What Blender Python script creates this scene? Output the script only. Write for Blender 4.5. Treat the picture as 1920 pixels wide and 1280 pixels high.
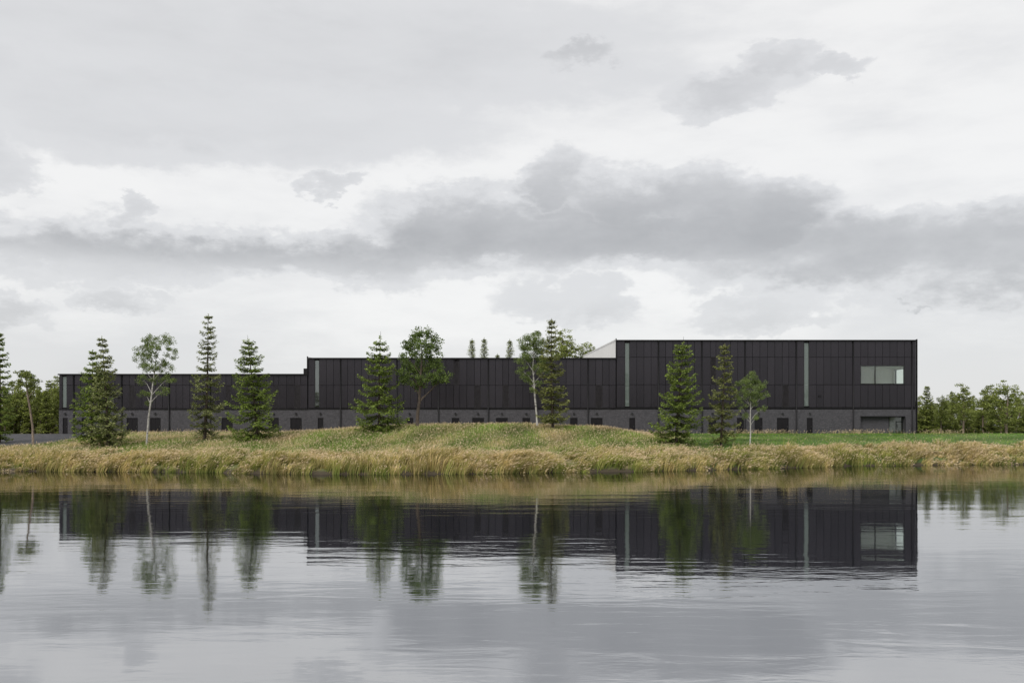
import bpy, math
import numpy as np
from mathutils import Vector

for o in list(bpy.data.objects):
    bpy.data.objects.remove(o)
SC = bpy.context.scene
COL = SC.collection
R = math.radians

# ------------------------------------------------------------------ camera
F = 1867.0            # focal length in photograph pixels (35 mm on a 36 mm sensor)
HOR = 806.0           # horizon row of the photograph
CAMZ = 3.7            # eye height above the lake
cam_d = bpy.data.cameras.new('camera')
cam = bpy.data.objects.new('camera', cam_d)
COL.objects.link(cam)
cam.location = (0, 0, CAMZ)
cam.rotation_euler = (R(90), 0, 0)
cam_d.sensor_width = 36.0
cam_d.lens = 35.0
cam_d.shift_y = (HOR - 640.0) / 1920.0
cam_d.clip_start = 0.1
cam_d.clip_end = 6000.0
SC.camera = cam

# ------------------------------------------------------------------ light
SUN_ELEV, SUN_AZ = 46.0, 212.0       # azimuth clockwise from +Y (the view direction)
sun_d = bpy.data.lights.new('sun', 'SUN')
sun = bpy.data.objects.new('sun', sun_d)
COL.objects.link(sun)
sun_d.energy = 1.5
sun_d.angle = R(35)
sun_d.color = (1.0, 0.96, 0.9)
e, a = R(SUN_ELEV), R(SUN_AZ)
to_sun = Vector((math.sin(a) * math.cos(e), math.cos(a) * math.cos(e), math.sin(e)))
sun.rotation_euler = to_sun.to_track_quat('Z', 'Y').to_euler()
sun.location = (0, 0, 80)

SC.view_settings.view_transform = 'Standard'
SC.view_settings.look = 'None'
SC.view_settings.exposure = 0.8
SC.view_settings.gamma = 1.0
SC.view_settings.use_curve_mapping = False
SC.render.engine = 'CYCLES'
SC.cycles.use_denoising = True
SC.cycles.max_bounces = 8
SC.cycles.transparent_max_bounces = 8
SC.cycles.sample_clamp_indirect = 6.0


class NT:
    """small helper to write node graphs as expressions"""
    def __init__(self, tree):
        self.t = tree

    def node(self, kind, **kw):
        n = self.t.nodes.new(kind)
        for k, v in kw.items():
            setattr(n, k, v)
        return n

    def put(self, sock, v):
        if isinstance(v, bpy.types.NodeSocket):
            self.t.links.new(v, sock)
        else:
            sock.default_value = v

    def m(self, op, a, b=None, c=None, clamp=False):
        n = self.node('ShaderNodeMath', operation=op, use_clamp=clamp)
        self.put(n.inputs[0], a)
        if b is not None:
            self.put(n.inputs[1], b)
        if c is not None:
            self.put(n.inputs[2], c)
        return n.outputs[0]

    def sstep(self, v, lo, hi, o0=0.0, o1=1.0):
        n = self.node('ShaderNodeMapRange', interpolation_type='SMOOTHSTEP')
        for i, x in enumerate((v, lo, hi, o0, o1)):
            self.put(n.inputs[i], x)
        return n.outputs[0]

    def vm(self, op, a, b=None):
        n = self.node('ShaderNodeVectorMath', operation=op)
        self.put(n.inputs[0], a)
        if b is not None:
            self.put(n.inputs[1], b)
        return n.outputs[0]

    def noise(self, vec, scale, detail=4.0, rough=0.55, dist=0.0):
        n = self.node('ShaderNodeTexNoise')
        self.put(n.inputs['Vector'], vec)
        n.inputs['Scale'].default_value = scale
        n.inputs['Detail'].default_value = detail
        n.inputs['Roughness'].default_value = rough
        n.inputs['Distortion'].default_value = dist
        return n.outputs['Fac']

    def mix(self, fac, a, b, blend='MIX'):
        n = self.node('ShaderNodeMix', data_type='RGBA', blend_type=blend)
        self.put(n.inputs[0], fac)
        self.put(n.inputs[6], a)
        self.put(n.inputs[7], b)
        return n.outputs[2]


# ------------------------------------------------------------------ sky (world)
world = bpy.data.worlds.new('World')
SC.world = world
world.use_nodes = True
wt = world.node_tree
wt.nodes.clear()
N = NT(wt)
sky = N.node('ShaderNodeTexSky', sky_type='NISHITA')
sky.sun_disc = False
sky.sun_elevation = R(SUN_ELEV)
sky.sun_rotation = R(SUN_AZ)
sky.altitude = 100
tc = N.node('ShaderNodeTexCoord')
D = N.vm('NORMALIZE', tc.outputs['Generated'])
sep = N.node('ShaderNodeSeparateXYZ')
N.put(sep.inputs[0], D)
dx, dy, dz = sep.outputs
flat = N.vm('MULTIPLY', D, (1.0, 1.0, 2.0))
n_big = N.noise(flat, 2.6, 3, 0.5)
n_mid = N.noise(flat, 9.0, 6, 0.58)
n_fine = N.noise(N.vm('ADD', flat, (3.1, 1.7, 5.2)), 26.0, 6, 0.6)
n_mid2 = N.noise(N.vm('ADD', flat, (7.3, 2.9, 1.1)), 8.0, 5, 0.55)
az0 = N.m('ARCTAN2', dx, dy)
el0 = N.m('ARCSINE', dz)
# ragged edges: jitter the cloud directions by fractal noise
n_puff = N.noise(N.vm('ADD', flat, (9.7, 4.4, 0.6)), 42.0, 7, 0.62)
az = N.m('ADD', az0, N.m('ADD', N.m('MULTIPLY', N.m('SUBTRACT', n_mid, 0.5), 0.13), N.m('MULTIPLY', N.m('SUBTRACT', n_fine, 0.5), 0.044)))
el = N.m('ADD', el0, N.m('ADD', N.m('MULTIPLY', N.m('SUBTRACT', n_mid2, 0.5), 0.085), N.m('MULTIPLY', N.m('SUBTRACT', n_puff, 0.5), 0.042)))


def blob(px, py, rx, ry, up=0.0):
    """rounded cloud body around one direction of the sky, 1 at its heart"""
    a0 = math.atan((px - 960) / F)
    e0 = math.atan((HOR - py) / F * math.cos(a0))
    u = N.m('MULTIPLY', N.m('SUBTRACT', az, a0), F / rx)
    v = N.m('MULTIPLY', N.m('SUBTRACT', el, e0 - up), F / ry)
    r2 = N.m('MULTIPLY_ADD', u, u, N.m('MULTIPLY', v, v))
    return N.m('SUBTRACT', 1.0, r2)


def union(blobs):
    f = blobs[0]
    for b in blobs[1:]:
        f = N.m('SMOOTH_MAX', f, b, 0.25)
    return f


BANK = [(1020, 445, 380, 80), (1060, 340, 78, 60), (1190, 360, 120, 66), (1305, 360, 108, 74), (1430, 392, 125, 72), (1330, 450, 250, 66),
        (860, 412, 170, 66), (640, 470, 240, 52), (420, 470, 480, 54), (100, 476, 380, 52)]
bank = union([blob(*b) for b in BANK])
bank_up = union([blob(*b, up=0.019) for b in BANK])      # is there still cloud a little higher up? if not, this is a lit top
bank_r = union([blob(1620, 475, 330, 66), blob(1880, 470, 260, 80), blob(2300, 460, 400, 70)])
puffs = union([blob(1370, 172, 120, 44), blob(1465, 125, 52, 42), blob(1545, 140, 70, 24), blob(5, 312, 60, 44),
               blob(258, 402, 26, 22), blob(640, 352, 50, 20), blob(1715, 567, 18, 9)])
faint = union([blob(1050, 562, 120, 36), blob(1140, 560, 44, 34), blob(1440, 582, 130, 28), blob(1090, 108, 50, 18),
               blob(20, 585, 60, 22), blob(230, 560, 60, 18)])
veil = union([blob(480, 70, 620, 110), blob(300, 200, 520, 80)])
# clouds of the same make over the rest of the sky
n_else = N.noise(N.vm('ADD', flat, (1.3, 8.8, 4.0)), 3.4, 6, 0.55)
n_else = N.m('MULTIPLY', N.sstep(n_else, 0.52, 0.66), N.sstep(N.m('ABSOLUTE', az0), 0.52, 0.75))
n_else = N.m('MAXIMUM', n_else, N.m('MULTIPLY', N.sstep(N.noise(N.vm('ADD', flat, (6.3, 1.8, 2.0)), 3.4, 6, 0.55), 0.52, 0.66), N.sstep(el0, 0.46, 0.62)))

tex = N.m('ADD', 0.72, N.m('MULTIPLY', N.m('ADD', N.m('MULTIPLY', n_fine, 0.5), N.m('MULTIPLY', n_mid2, 0.5)), 0.56))
m_bank = N.sstep(bank, -0.45, 0.75)
m_bank = N.m('MULTIPLY', m_bank, N.sstep(el0, 0.130, 0.190, 0.40, 1.0))
low_dark = N.m('MULTIPLY', N.sstep(bank_up, -1.3, 0.85, 0.42, 1.0), N.sstep(el0, 0.27, 0.17, 0.72, 1.0))
k_bank = N.m('MULTIPLY', N.m('MULTIPLY', m_bank, N.m('MULTIPLY', low_dark, 0.88)), tex)
k_r = N.m('MULTIPLY', N.m('MULTIPLY', N.sstep(bank_r, -1.0, 1.0), 0.74), tex)
k_p = N.m('MULTIPLY', N.m('MULTIPLY', N.sstep(puffs, -0.6, 1.0), 0.50), tex)
k_f = N.m('MULTIPLY', N.m('MULTIPLY', N.sstep(faint, -1.2, 1.05), 0.46), tex)
k_v = N.m('MULTIPLY', N.sstep(veil, -1.2, 0.9), 0.42)
k_e = N.m('MULTIPLY', n_else, 0.6)
dark = k_bank
for k in (k_r, k_p, k_f, k_e):
    dark = N.m('SMOOTH_MAX', dark, k, 0.08)
dark = N.m('ADD', dark, N.m('MULTIPLY', k_v, N.m('SUBTRACT', 1.0, dark)))
n_wisp = N.noise(N.vm('MULTIPLY', N.vm('ADD', D, (2.2, 0.4, 7.1)), (1.0, 1.0, 3.6)), 7.0, 6, 0.6)
soft = N.m('ADD', N.m('MULTIPLY', N.m('SUBTRACT', n_big, 0.39), 0.55), N.m('MULTIPLY', N.m('SUBTRACT', n_wisp, 0.5), 0.55))
dark = N.m('ADD', dark, N.m('MULTIPLY', soft, N.m('SUBTRACT', 1.0, N.m('MULTIPLY', dark, 0.75))))
horizon = N.sstep(el0, 0.15, 0.02, 0.0, 0.26)
dark = N.m('ADD', dark, horizon, clamp=True)
cr = N.node('ShaderNodeValToRGB')
cr.color_ramp.interpolation = 'EASE'
els = cr.color_ramp.elements
els[0].position = 0.0
els[0].color = (0.525, 0.522, 0.517, 1)
els[1].position = 1.0
els[1].color = (0.250, 0.251, 0.257, 1)
e2 = els.new(0.35)
e2.color = (0.425, 0.426, 0.431, 1)
N.put(cr.inputs[0], dark)
cloud = N.vm('MULTIPLY', cr.outputs[0], (10.0, 10.0, 10.0))
full = N.mix(0.95, sky.outputs[0], cloud)
bg = N.node('ShaderNodeBackground')
bg.inputs['Strength'].default_value = 0.1
N.put(bg.inputs['Color'], full)
wo = N.node('ShaderNodeOutputWorld')
wt.links.new(bg.outputs[0], wo.inputs[0])

# ------------------------------------------------------------------ materials
def mat(name):
    mt = bpy.data.materials.new(name)
    mt.use_nodes = True
    t = mt.node_tree
    p = t.nodes['Principled BSDF']
    return mt, NT(t), p


def obj_coord(n):
    return n.node('ShaderNodeTexCoord').outputs['Object']


def world_pos(n):
    return n.node('ShaderNodeNewGeometry').outputs['Position']


def bump(n, p, height, dist, strength=1.0):
    b = n.node('ShaderNodeBump')
    b.inputs['Strength'].default_value = strength
    b.inputs['Distance'].default_value = dist
    n.put(b.inputs['Height'], height)
    n.put(p.inputs['Normal'], b.outputs[0])
    return b


def make_cladding():
    mt, n, p = mat('dark_cladding')
    rnd = n.node('ShaderNodeObjectInfo').outputs['Random']
    ns = n.noise(n.vm('MULTIPLY', world_pos(n), (1.4, 1.0, 0.35)), 1.6, 4)
    v = n.m('ADD', n.m('MULTIPLY', rnd, 0.45), n.m('MULTIPLY', ns, 0.42))
    n.put(p.inputs['Base Color'], n.mix(v, (0.0220, 0.0195, 0.0245, 1), (0.0390, 0.0345, 0.0425, 1)))
    n.put(p.inputs['Roughness'], n.m('ADD', 0.20, n.m('MULTIPLY', ns, 0.08)))
    p.inputs['Specular IOR Level'].default_value = 0.55
    p.inputs['Metallic'].default_value = 0.45
    big = n.noise(world_pos(n), 0.9, 2)
    bump(n, p, big, 0.003)
    return mt


def make_masonry():
    mt, n, p = mat('dark_split_block')
    pos = world_pos(n)
    sp = n.noise(pos, 9.0, 6, 0.75)
    br = n.node('ShaderNodeTexBrick')
    n.put(br.inputs['Vector'], n.vm('MULTIPLY', n.node('ShaderNodeMapping').outputs[0], (1, 1, 1)))
    mp = [x for x in n.t.nodes if x.type == 'MAPPING'][0]
    n.put(mp.inputs[0], pos)
    mp.inputs['Rotation'].default_value = (R(90), 0, 0)
    br.inputs['Color1'].default_value = (0.55, 0.55, 0.55, 1)
    br.inputs['Color2'].default_value = (1, 1, 1, 1)
    br.inputs['Mortar'].default_value = (0.45, 0.45, 0.45, 1)
    br.inputs['Scale'].default_value = 1.0
    br.inputs['Brick Width'].default_value = 0.4
    br.inputs['Row Height'].default_value = 0.2
    br.inputs['Mortar Size'].default_value = 0.008
    c = n.mix(n.sstep(sp, 0.36, 0.68), (0.042, 0.041, 0.047, 1), (0.092, 0.088, 0.100, 1))
    c = n.mix(0.5, c, br.outputs[0], 'MULTIPLY')
    n.put(p.inputs['Base Color'], c)
    p.inputs['Roughness'].default_value = 0.85
    bump(n, p, sp, 0.03)
    return mt


def flat_mat(name, col, rough=0.6, spec=0.5, metallic=0.0, var=0.25, scale=3.0):
    mt, n, p = mat(name)
    ns = n.noise(world_pos(n), scale, 5, 0.6)
    lo = tuple(c * (1 - var) for c in col) + (1,)
    hi = tuple(min(1, c * (1 + var)) for c in col) + (1,)
    n.put(p.inputs['Base Color'], n.mix(n.sstep(ns, 0.3, 0.7), lo, hi))
    n.put(p.inputs['Roughness'], n.m('ADD', rough - 0.06, n.m('MULTIPLY', ns, 0.12)))
    p.inputs['Specular IOR Level'].default_value = spec
    p.inputs['Metallic'].default_value = metallic
    return mt


def make_glass(name, tint, body=0.0, body_col=(0.3, 0.34, 0.33), refl=1.2):
    """thin glazing; body > 0 gives cast, translucent channel glass"""
    mt, n, p = mat(name)
    t = n.t
    tr = n.node('ShaderNodeBsdfTransparent')
    tr.inputs[0].default_value = tint + (1,)
    gl = n.node('ShaderNodeBsdfGlossy')
    gl.inputs['Roughness'].default_value = 0.02
    gl.inputs['Color'].default_value = (0.95, 1.0, 0.98, 1)
    fr = n.node('ShaderNodeFresnel')
    fr.inputs[0].default_value = 1.6
    b = n.node('ShaderNodeBump')
    b.inputs['Distance'].default_value = 0.002
    n.put(b.inputs['Height'], n.noise(world_pos(n), 0.8, 2))
    n.put(gl.inputs['Normal'], b.outputs[0])
    base = tr.outputs[0]
    if body > 0:
        df = n.node('ShaderNodeBsdfDiffuse')
        df.inputs[0].default_value = body_col + (1,)
        mx = n.node('ShaderNodeMixShader')
        mx.inputs[0].default_value = body
        t.links.new(base, mx.inputs[1])
        t.links.new(df.outputs[0], mx.inputs[2])
        base = mx.outputs[0]
    m2 = n.node('ShaderNodeMixShader')
    n.put(m2.inputs[0], n.m('MULTIPLY', fr.outputs[0], refl, clamp=True))
    t.links.new(base, m2.inputs[1])
    t.links.new(gl.outputs[0], m2.inputs[2])
    t.links.new(m2.outputs[0], t.nodes['Material Output'].inputs[0])
    return mt


def make_leaf(name, gain=1.0, trans=0.3):
    """foliage: per-leaf colour stored on the mesh, thin and slightly translucent"""
    mt, n, p = mat(name)
    t = n.t
    at = n.node('ShaderNodeAttribute', attribute_name='tint')
    c = n.vm('MULTIPLY', at.outputs['Color'], (gain, gain, gain))
    n.put(p.inputs['Base Color'], c)
    p.inputs['Roughness'].default_value = 0.62
    p.inputs['Specular IOR Level'].default_value = 0.3
    tl = n.node('ShaderNodeBsdfTranslucent')
    n.put(tl.inputs[0], n.vm('MULTIPLY', c, (1.1, 1.25, 0.7)))
    mx = n.node('ShaderNodeMixShader')
    mx.inputs[0].default_value = trans
    t.links.new(p.outputs[0], mx.inputs[1])
    t.links.new(tl.outputs[0], mx.inputs[2])
    t.links.new(mx.outputs[0], t.nodes['Material Output'].inputs[0])
    return mt


def make_bark(name, lo, hi, birch=False):
    mt, n, p = mat(name)
    pos = obj_coord(n)
    ns = n.noise(n.vm('MULTIPLY', pos, (1, 1, 0.35)), 9.0, 6, 0.7)
    c = n.mix(n.sstep(ns, 0.3, 0.7), lo + (1,), hi + (1,))
    if birch:
        s2 = n.noise(n.vm('MULTIPLY', pos, (1.0, 1.0, 4.0)), 1.7, 5, 0.7)
        c = n.mix(n.sstep(s2, 0.56, 0.62), c, (0.03, 0.026, 0.022, 1))
    n.put(p.inputs['Base Color'], c)
    p.inputs['Roughness'].default_value = 0.9
    bump(n, p, ns, 0.02)
    return mt


def make_soil():
    mt, n, p = mat('meadow_soil')
    pos = world_pos(n)
    a1 = n.noise(pos, 0.35, 5, 0.6)
    a2 = n.noise(pos, 3.5, 6, 0.7)
    sp = n.node('ShaderNodeSeparateXYZ')
    n.put(sp.inputs[0], pos)
    # mown lawn on the east side, rough straw meadow elsewhere
    lawn = n.sstep(n.m('ADD', sp.outputs[0], n.m('MULTIPLY', n.m('SUBTRACT', a1, 0.5), 10.0)), 15.0, 21.0)
    straw = n.mix(n.sstep(a1, 0.35, 0.65), (0.10, 0.115, 0.035, 1), (0.19, 0.155, 0.075, 1))
    green = n.mix(n.sstep(a2, 0.3, 0.7), (0.045, 0.085, 0.02, 1), (0.075, 0.125, 0.03, 1))
    c = n.mix(lawn, straw, green)
    mud = n.sstep(n.m('ADD', sp.outputs[2], n.m('MULTIPLY', a2, 0.2)), 0.5, 0.25)
    c = n.mix(mud, c, (0.05, 0.038, 0.022, 1))
    n.put(p.inputs['Base Color'], c)
    p.inputs['Roughness'].default_value = 0.95
    bump(n, p, a2, 0.08)
    return mt


def make_water():
    mt, n, p = mat('lake_water')
    t = n.t
    pos = world_pos(n)
    patch = n.noise(n.vm('MULTIPLY', pos, (0.6, 1.0, 1.0)), 0.055, 4, 0.6)
    calm = n.sstep(patch, 0.36, 0.66, 0.35, 1.25)
    mp = n.node('ShaderNodeMapping')
    n.put(mp.inputs[0], pos)
    mp.inputs['Rotation'].default_value = (0, 0, R(14))
    mp.inputs['Scale'].default_value = (0.35, 1.0, 1.0)
    w1 = n.noise(mp.outputs[0], 1.5, 3, 0.5, 0.6)
    mp2 = n.node('ShaderNodeMapping')
    n.put(mp2.inputs[0], pos)
    mp2.inputs['Rotation'].default_value = (0, 0, R(-10))
    mp2.inputs['Scale'].default_value = (0.28, 1.0, 1.0)
    w2 = n.noise(mp2.outputs[0], 0.42, 2, 0.5, 0.4)
    w3 = n.noise(pos, 5.5, 2, 0.5)
    h = n.m('ADD', n.m('MULTIPLY', w1, 0.0064), n.m('MULTIPLY', w2, 0.014))
    h = n.m('ADD', h, n.m('MULTIPLY', w3, 0.0008))
    h = n.m('MULTIPLY', h, calm)
    b = n.node('ShaderNodeBump')
    b.inputs['Strength'].default_value = 1.0
    b.inputs['Distance'].default_value = 1.0
    n.put(b.inputs['Height'], h)
    gl = n.node('ShaderNodeBsdfGlossy')
    gl.inputs['Roughness'].default_value = 0.04
    gl.inputs['Color'].default_value = (0.735, 0.738, 0.748, 1)
    n.put(gl.inputs['Normal'], b.outputs[0])
    df = n.node('ShaderNodeBsdfDiffuse')
    df.inputs[0].default_value = (0.006, 0.010, 0.018, 1)
    fr = n.node('ShaderNodeFresnel')
    fr.inputs[0].default_value = 1.5
    n.put(fr.inputs['Normal'], b.outputs[0])
    fac = n.m('POWER', fr.outputs[0], 0.25, clamp=True)
    mx = n.node('ShaderNodeMixShader')
    n.put(mx.inputs[0], fac)
    t.links.new(df.outputs[0], mx.inputs[1])
    t.links.new(gl.outputs[0], mx.inputs[2])
    t.links.new(mx.outputs[0], t.nodes['Material Output'].inputs[0])
    return mt


M = {
    'clad': make_cladding(), 'block': make_masonry(),
    'trim': flat_mat('black_metal_trim', (0.006, 0.0055, 0.0065), 0.5, 0.25),
    'door': flat_mat('charcoal_door_paint', (0.009, 0.008, 0.010), 0.55, 0.2, var=0.12),
    'louvre': flat_mat('louvre_metal', (0.026, 0.023, 0.026), 0.5, 0.5),
    'core': flat_mat('dark_substructure', (0.012, 0.012, 0.013), 0.9, 0.2),
    'white': flat_mat('white_metal_sheet', (0.54, 0.535, 0.52), 0.55, 0.4, var=0.04, scale=0.6),
    'roof': flat_mat('pale_roof_membrane', (0.5, 0.5, 0.5), 0.7, 0.4, var=0.1, scale=0.7),
    'room': flat_mat('grey_room_paint', (0.80, 0.80, 0.77), 0.8, 0.3, var=0.03),
    'frame': flat_mat('dark_window_frame', (0.02, 0.021, 0.021), 0.45, 0.4),
    'lobby': flat_mat('lobby_paint', (0.34, 0.34, 0.32), 0.8, 0.3),
    'steel': flat_mat('steel_handle', (0.12, 0.12, 0.12), 0.4, 0.5, 1.0),
    'lens': flat_mat('lamp_glass', (0.10, 0.10, 0.10), 0.3, 0.5),
    'channel': make_glass('channel_glass', (0.75, 0.85, 0.82), 0.88, (0.12, 0.145, 0.135), refl=1.2),
    'clear': make_glass('clear_glass', (0.93, 0.95, 0.93)),
    'clearside': make_glass('side_window_glass', (0.95, 0.98, 0.96), refl=0.25),
    'darkglass': make_glass('tinted_glass', (0.30, 0.36, 0.35), refl=3.5),
    'soil': make_soil(), 'water': make_water(),
    'asphalt': flat_mat('asphalt', (0.052, 0.052, 0.056), 0.9, 0.3, var=0.3, scale=2.0),
    'needle': make_leaf('needle_foliage', 1.9, 0.25), 'leaf': make_leaf('leaf_foliage', 1.35, 0.36),
    'grass': make_leaf('grass_blades', 1.0, 0.30),
    'bark': make_bark('brown_bark', (0.035, 0.026, 0.02), (0.105, 0.08, 0.06)),
    'pinebark': make_bark('pine_bark', (0.07, 0.055, 0.042), (0.26, 0.20, 0.155)),
    'birchbark': make_bark('birch_bark', (0.27, 0.255, 0.235), (0.50, 0.485, 0.455), True),
}

# ------------------------------------------------------------------ mesh helpers
def link(o, parent=None, **props):
    COL.objects.link(o)
    if parent is not None:
        o.parent = parent
    for k, v in props.items():
        o[k] = v
    return o


def mesh_np(name, verts, quads=None, tris=None, tint=None, smooth=False):
    me = bpy.data.meshes.new(name)
    nq = 0 if quads is None else len(quads)
    nt = 0 if tris is None else len(tris)
    me.vertices.add(len(verts))
    me.vertices.foreach_set('co', np.asarray(verts, np.float32).ravel())
    loops = []
    if nq:
        loops.append(np.asarray(quads, np.int32).ravel())
    if nt:
        loops.append(np.asarray(tris, np.int32).ravel())
    loops = np.concatenate(loops)
    me.loops.add(len(loops))
    me.loops.foreach_set('vertex_index', loops)
    me.polygons.add(nq + nt)
    start = np.concatenate([np.arange(nq) * 4, nq * 4 + np.arange(nt) * 3]).astype(np.int32)
    me.polygons.foreach_set('loop_start', start)
    if smooth:
        me.polygons.foreach_set('use_smooth', np.ones(nq + nt, bool))
    if tint is not None:
        at = me.attributes.new('tint', 'FLOAT_COLOR', 'POINT')
        c = np.ones((len(verts), 4), np.float32)
        c[:, :3] = tint
        at.data.foreach_set('color', c.ravel())
    me.update(calc_edges=True)
    return me


class MB:
    """collects boxes and tubes into one mesh"""
    def __init__(self):
        self.v, self.f = [], []

    def box(self, x0, x1, y0, y1, z0, z1):
        b = len(self.v)
        self.v += [(x0, y0, z0), (x1, y0, z0), (x1, y1, z0), (x0, y1, z0), (x0, y0, z1), (x1, y0, z1), (x1, y1, z1), (x0, y1, z1)]
        for q in ((0, 3, 2, 1), (4, 5, 6, 7), (0, 1, 5, 4), (1, 2, 6, 5), (2, 3, 7, 6), (3, 0, 4, 7)):
            self.f.append(tuple(b + i for i in q))
        return self

    def chamfer_box(self, x0, x1, y0, y1, z0, z1, c=0.008):
        """box whose front (y0) edges are chamfered"""
        b = len(self.v)
        self.v += [(x0, y1, z0), (x1, y1, z0), (x1, y1, z1), (x0, y1, z1),
                   (x0, y0 + c, z0), (x1, y0 + c, z0), (x1, y0 + c, z1), (x0, y0 + c, z1),
                   (x0 + c, y0, z0 + c), (x1 - c, y0, z0 + c), (x1 - c, y0, z1 - c), (x0 + c, y0, z1 - c)]
        self.f.append(tuple(b + i for i in (8, 9, 10, 11)))
        self.f.append(tuple(b + i for i in (3, 2, 1, 0)))
        for i in range(4):
            j = (i + 1) % 4
            self.f.append((b + 4 + i, b + 4 + j, b + 8 + j, b + 8 + i))
            self.f.append((b + i, b + j, b + 4 + j, b + 4 + i))
        return self

    def tube(self, pts, radii, n=8):
        pts = [Vector(p) for p in pts]
        rings = []
        for i, p in enumerate(pts):
            d = (pts[min(i + 1, len(pts) - 1)] - pts[max(i - 1, 0)]).normalized()
            s = d.cross(Vector((0.13, 1, 0.07))).normalized()
            u = d.cross(s)
            b = len(self.v)
            for k in range(n):
                w = 2 * math.pi * k / n
                self.v.append(tuple(p + (s * math.cos(w) + u * math.sin(w)) * radii[i]))
            rings.append(b)
        for a, b in zip(rings, rings[1:]):
            for k in range(n):
                k2 = (k + 1) % n
                self.f.append((a + k, a + k2, b + k2, b + k))
        self.f.append(tuple(rings[0] + k for k in range(n)))
        self.f.append(tuple(rings[-1] + k for k in reversed(range(n))))
        return self

    def mesh(self, name, m, smooth=False):
        me = bpy.data.meshes.new(name)
        me.from_pydata(self.v, [], self.f)
        if smooth:
            me.polygons.foreach_set('use_smooth', np.ones(len(me.polygons), bool))
        me.materials.append(m)
        me.update()
        return me

    def build(self, name, m, parent=None, loc=(0, 0, 0), smooth=False, **props):
        o = bpy.data.objects.new(name, self.mesh(name, m, smooth))
        o.location = loc
        return link(o, parent, **props)


def empty(name, loc, label, cat, group=None):
    o = bpy.data.objects.new(name, None)
    o.location = loc
    o.empty_display_size = 0.5
    link(o, None, label=label, category=cat)
    if group:
        o['group'] = group
    return o


def norm(v):
    return v / np.maximum(np.linalg.norm(v, axis=-1, keepdims=True), 1e-9)


def wav(x, y, s, seed):
    """cheap smooth 2-D noise in -1..1"""
    rs = np.random.RandomState(seed)
    out = 0
    for i in range(5):
        w = rs.uniform(0, 2 * math.pi)
        k = s * rs.uniform(0.6, 1.7)
        out = out + np.sin((x * math.cos(w) + y * math.sin(w)) * k + rs.uniform(0, 6.28))
    return out / 2.6


# ------------------------------------------------------------------ terrain, lake, road
SH_X = np.array([-400, -150, -80, -45.6, -33.7, -20.7, -11.4, -2.7, 6.6, 16.6, 25.2, 35.3, 55.5, 100, 200, 400.0])
SH_Y = np.array([90, 95, 90.5, 89.2, 88.9, 84.6, 82.6, 84.6, 87.6, 91.2, 96.2, 103.0, 108.0, 114, 122, 125.0])
MD_X = np.array([-50, -42, -36, -29, -23.6, -19.4, -14.5, -9, -3, 5, 10, 12.5, 15, 18, 22, 26.0])
MD_A = np.array([0, .1, .25, .5, .90, 1.25, 1.54, 1.7, 1.78, 1.74, 1.52, 1.2, .72, .3, .06, 0])
_kx = np.linspace(-400, 400, 3201)


def _smooth(xs, ys, w):
    y = np.interp(_kx, xs, ys)
    k = np.hanning(w)
    k /= k.sum()
    return np.convolve(np.pad(y, w, mode='edge'), k, 'same')[w:-w]


_sh = _smooth(SH_X, SH_Y, 33)
_md = _smooth(MD_X, MD_A, 25)


def shore(x):
    return np.interp(x, _kx, _sh) + 0.35 * wav(x, 0 * x, 0.7, 3) + 0.2 * wav(x, 0 * x, 2.4, 4)


def ground(x, y):
    x = np.asarray(x, float)
    y = np.asarray(y, float)
    sy = shore(x)
    s = y - sy
    L = np.maximum(128.0 - sy, 6.0)
    t = np.clip(s / L, 0, 1)
    plate = 3.15 + 0.0 * x
    z = 0.5 * np.clip(s / 1.6, 0, 1) ** 0.8 + (plate - 0.5) * (((t + 0.03) ** 0.72) - 0.03 ** 0.72) / (1.03 ** 0.72 - 0.03 ** 0.72)
    z = z + np.interp(x, _kx, _md) * np.exp(-((y - 112.5) / 9.5) ** 2)
    z = z + np.clip(s / 6, 0, 1) * 0.05 * wav(x, y, 0.6, 8) * np.clip((131 - y) / 6, 0, 1)
    z = np.where(s < 0, np.maximum(0.45 * s, -1.6), z)
    near = np.clip((9.0 - y) * 0.38, -1.6, 2.1)
    z = np.where(y < 30, near, z)
    return np.where(np.abs(x) > 330, np.clip((np.abs(x) - 330) * 0.1, 0, 3) + np.maximum(z, 0), z)


gx = np.unique(np.concatenate([np.linspace(-2500, -420, 14), np.linspace(-400, -90, 40), np.arange(-90, 90.1, 0.75), np.linspace(92, 400, 40), np.linspace(420, 2500, 14)]))
gy = np.unique(np.concatenate([np.linspace(-600, -20, 12), np.linspace(-15, 20, 24), np.linspace(25, 78, 12), np.arange(79, 135, 0.6), np.linspace(136, 300, 40), np.linspace(330, 4000, 14)]))
GX, GY = np.meshgrid(gx, gy)
GZ = ground(GX, GY)
nx, ny = len(gx), len(gy)
vid = np.arange(nx * ny).reshape(ny, nx)
quads = np.stack([vid[:-1, :-1], vid[:-1, 1:], vid[1:, 1:], vid[1:, :-1]], -1).reshape(-1, 4)
me = mesh_np('terrain', np.stack([GX, GY, GZ], -1).reshape(-1, 3), quads, smooth=True)
me.materials.append(M['soil'])
link(bpy.data.objects.new('terrain', me), kind='structure')

wv = [(-360, -20, 0), (360, -20, 0), (360, 130, 0), (-360, 130, 0)]
me = bpy.data.meshes.new('lake_water')
me.from_pydata(wv, [], [(0, 1, 2, 3)])
me.materials.append(M['water'])
link(bpy.data.objects.new('lake_water', me), kind='structure')

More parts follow.
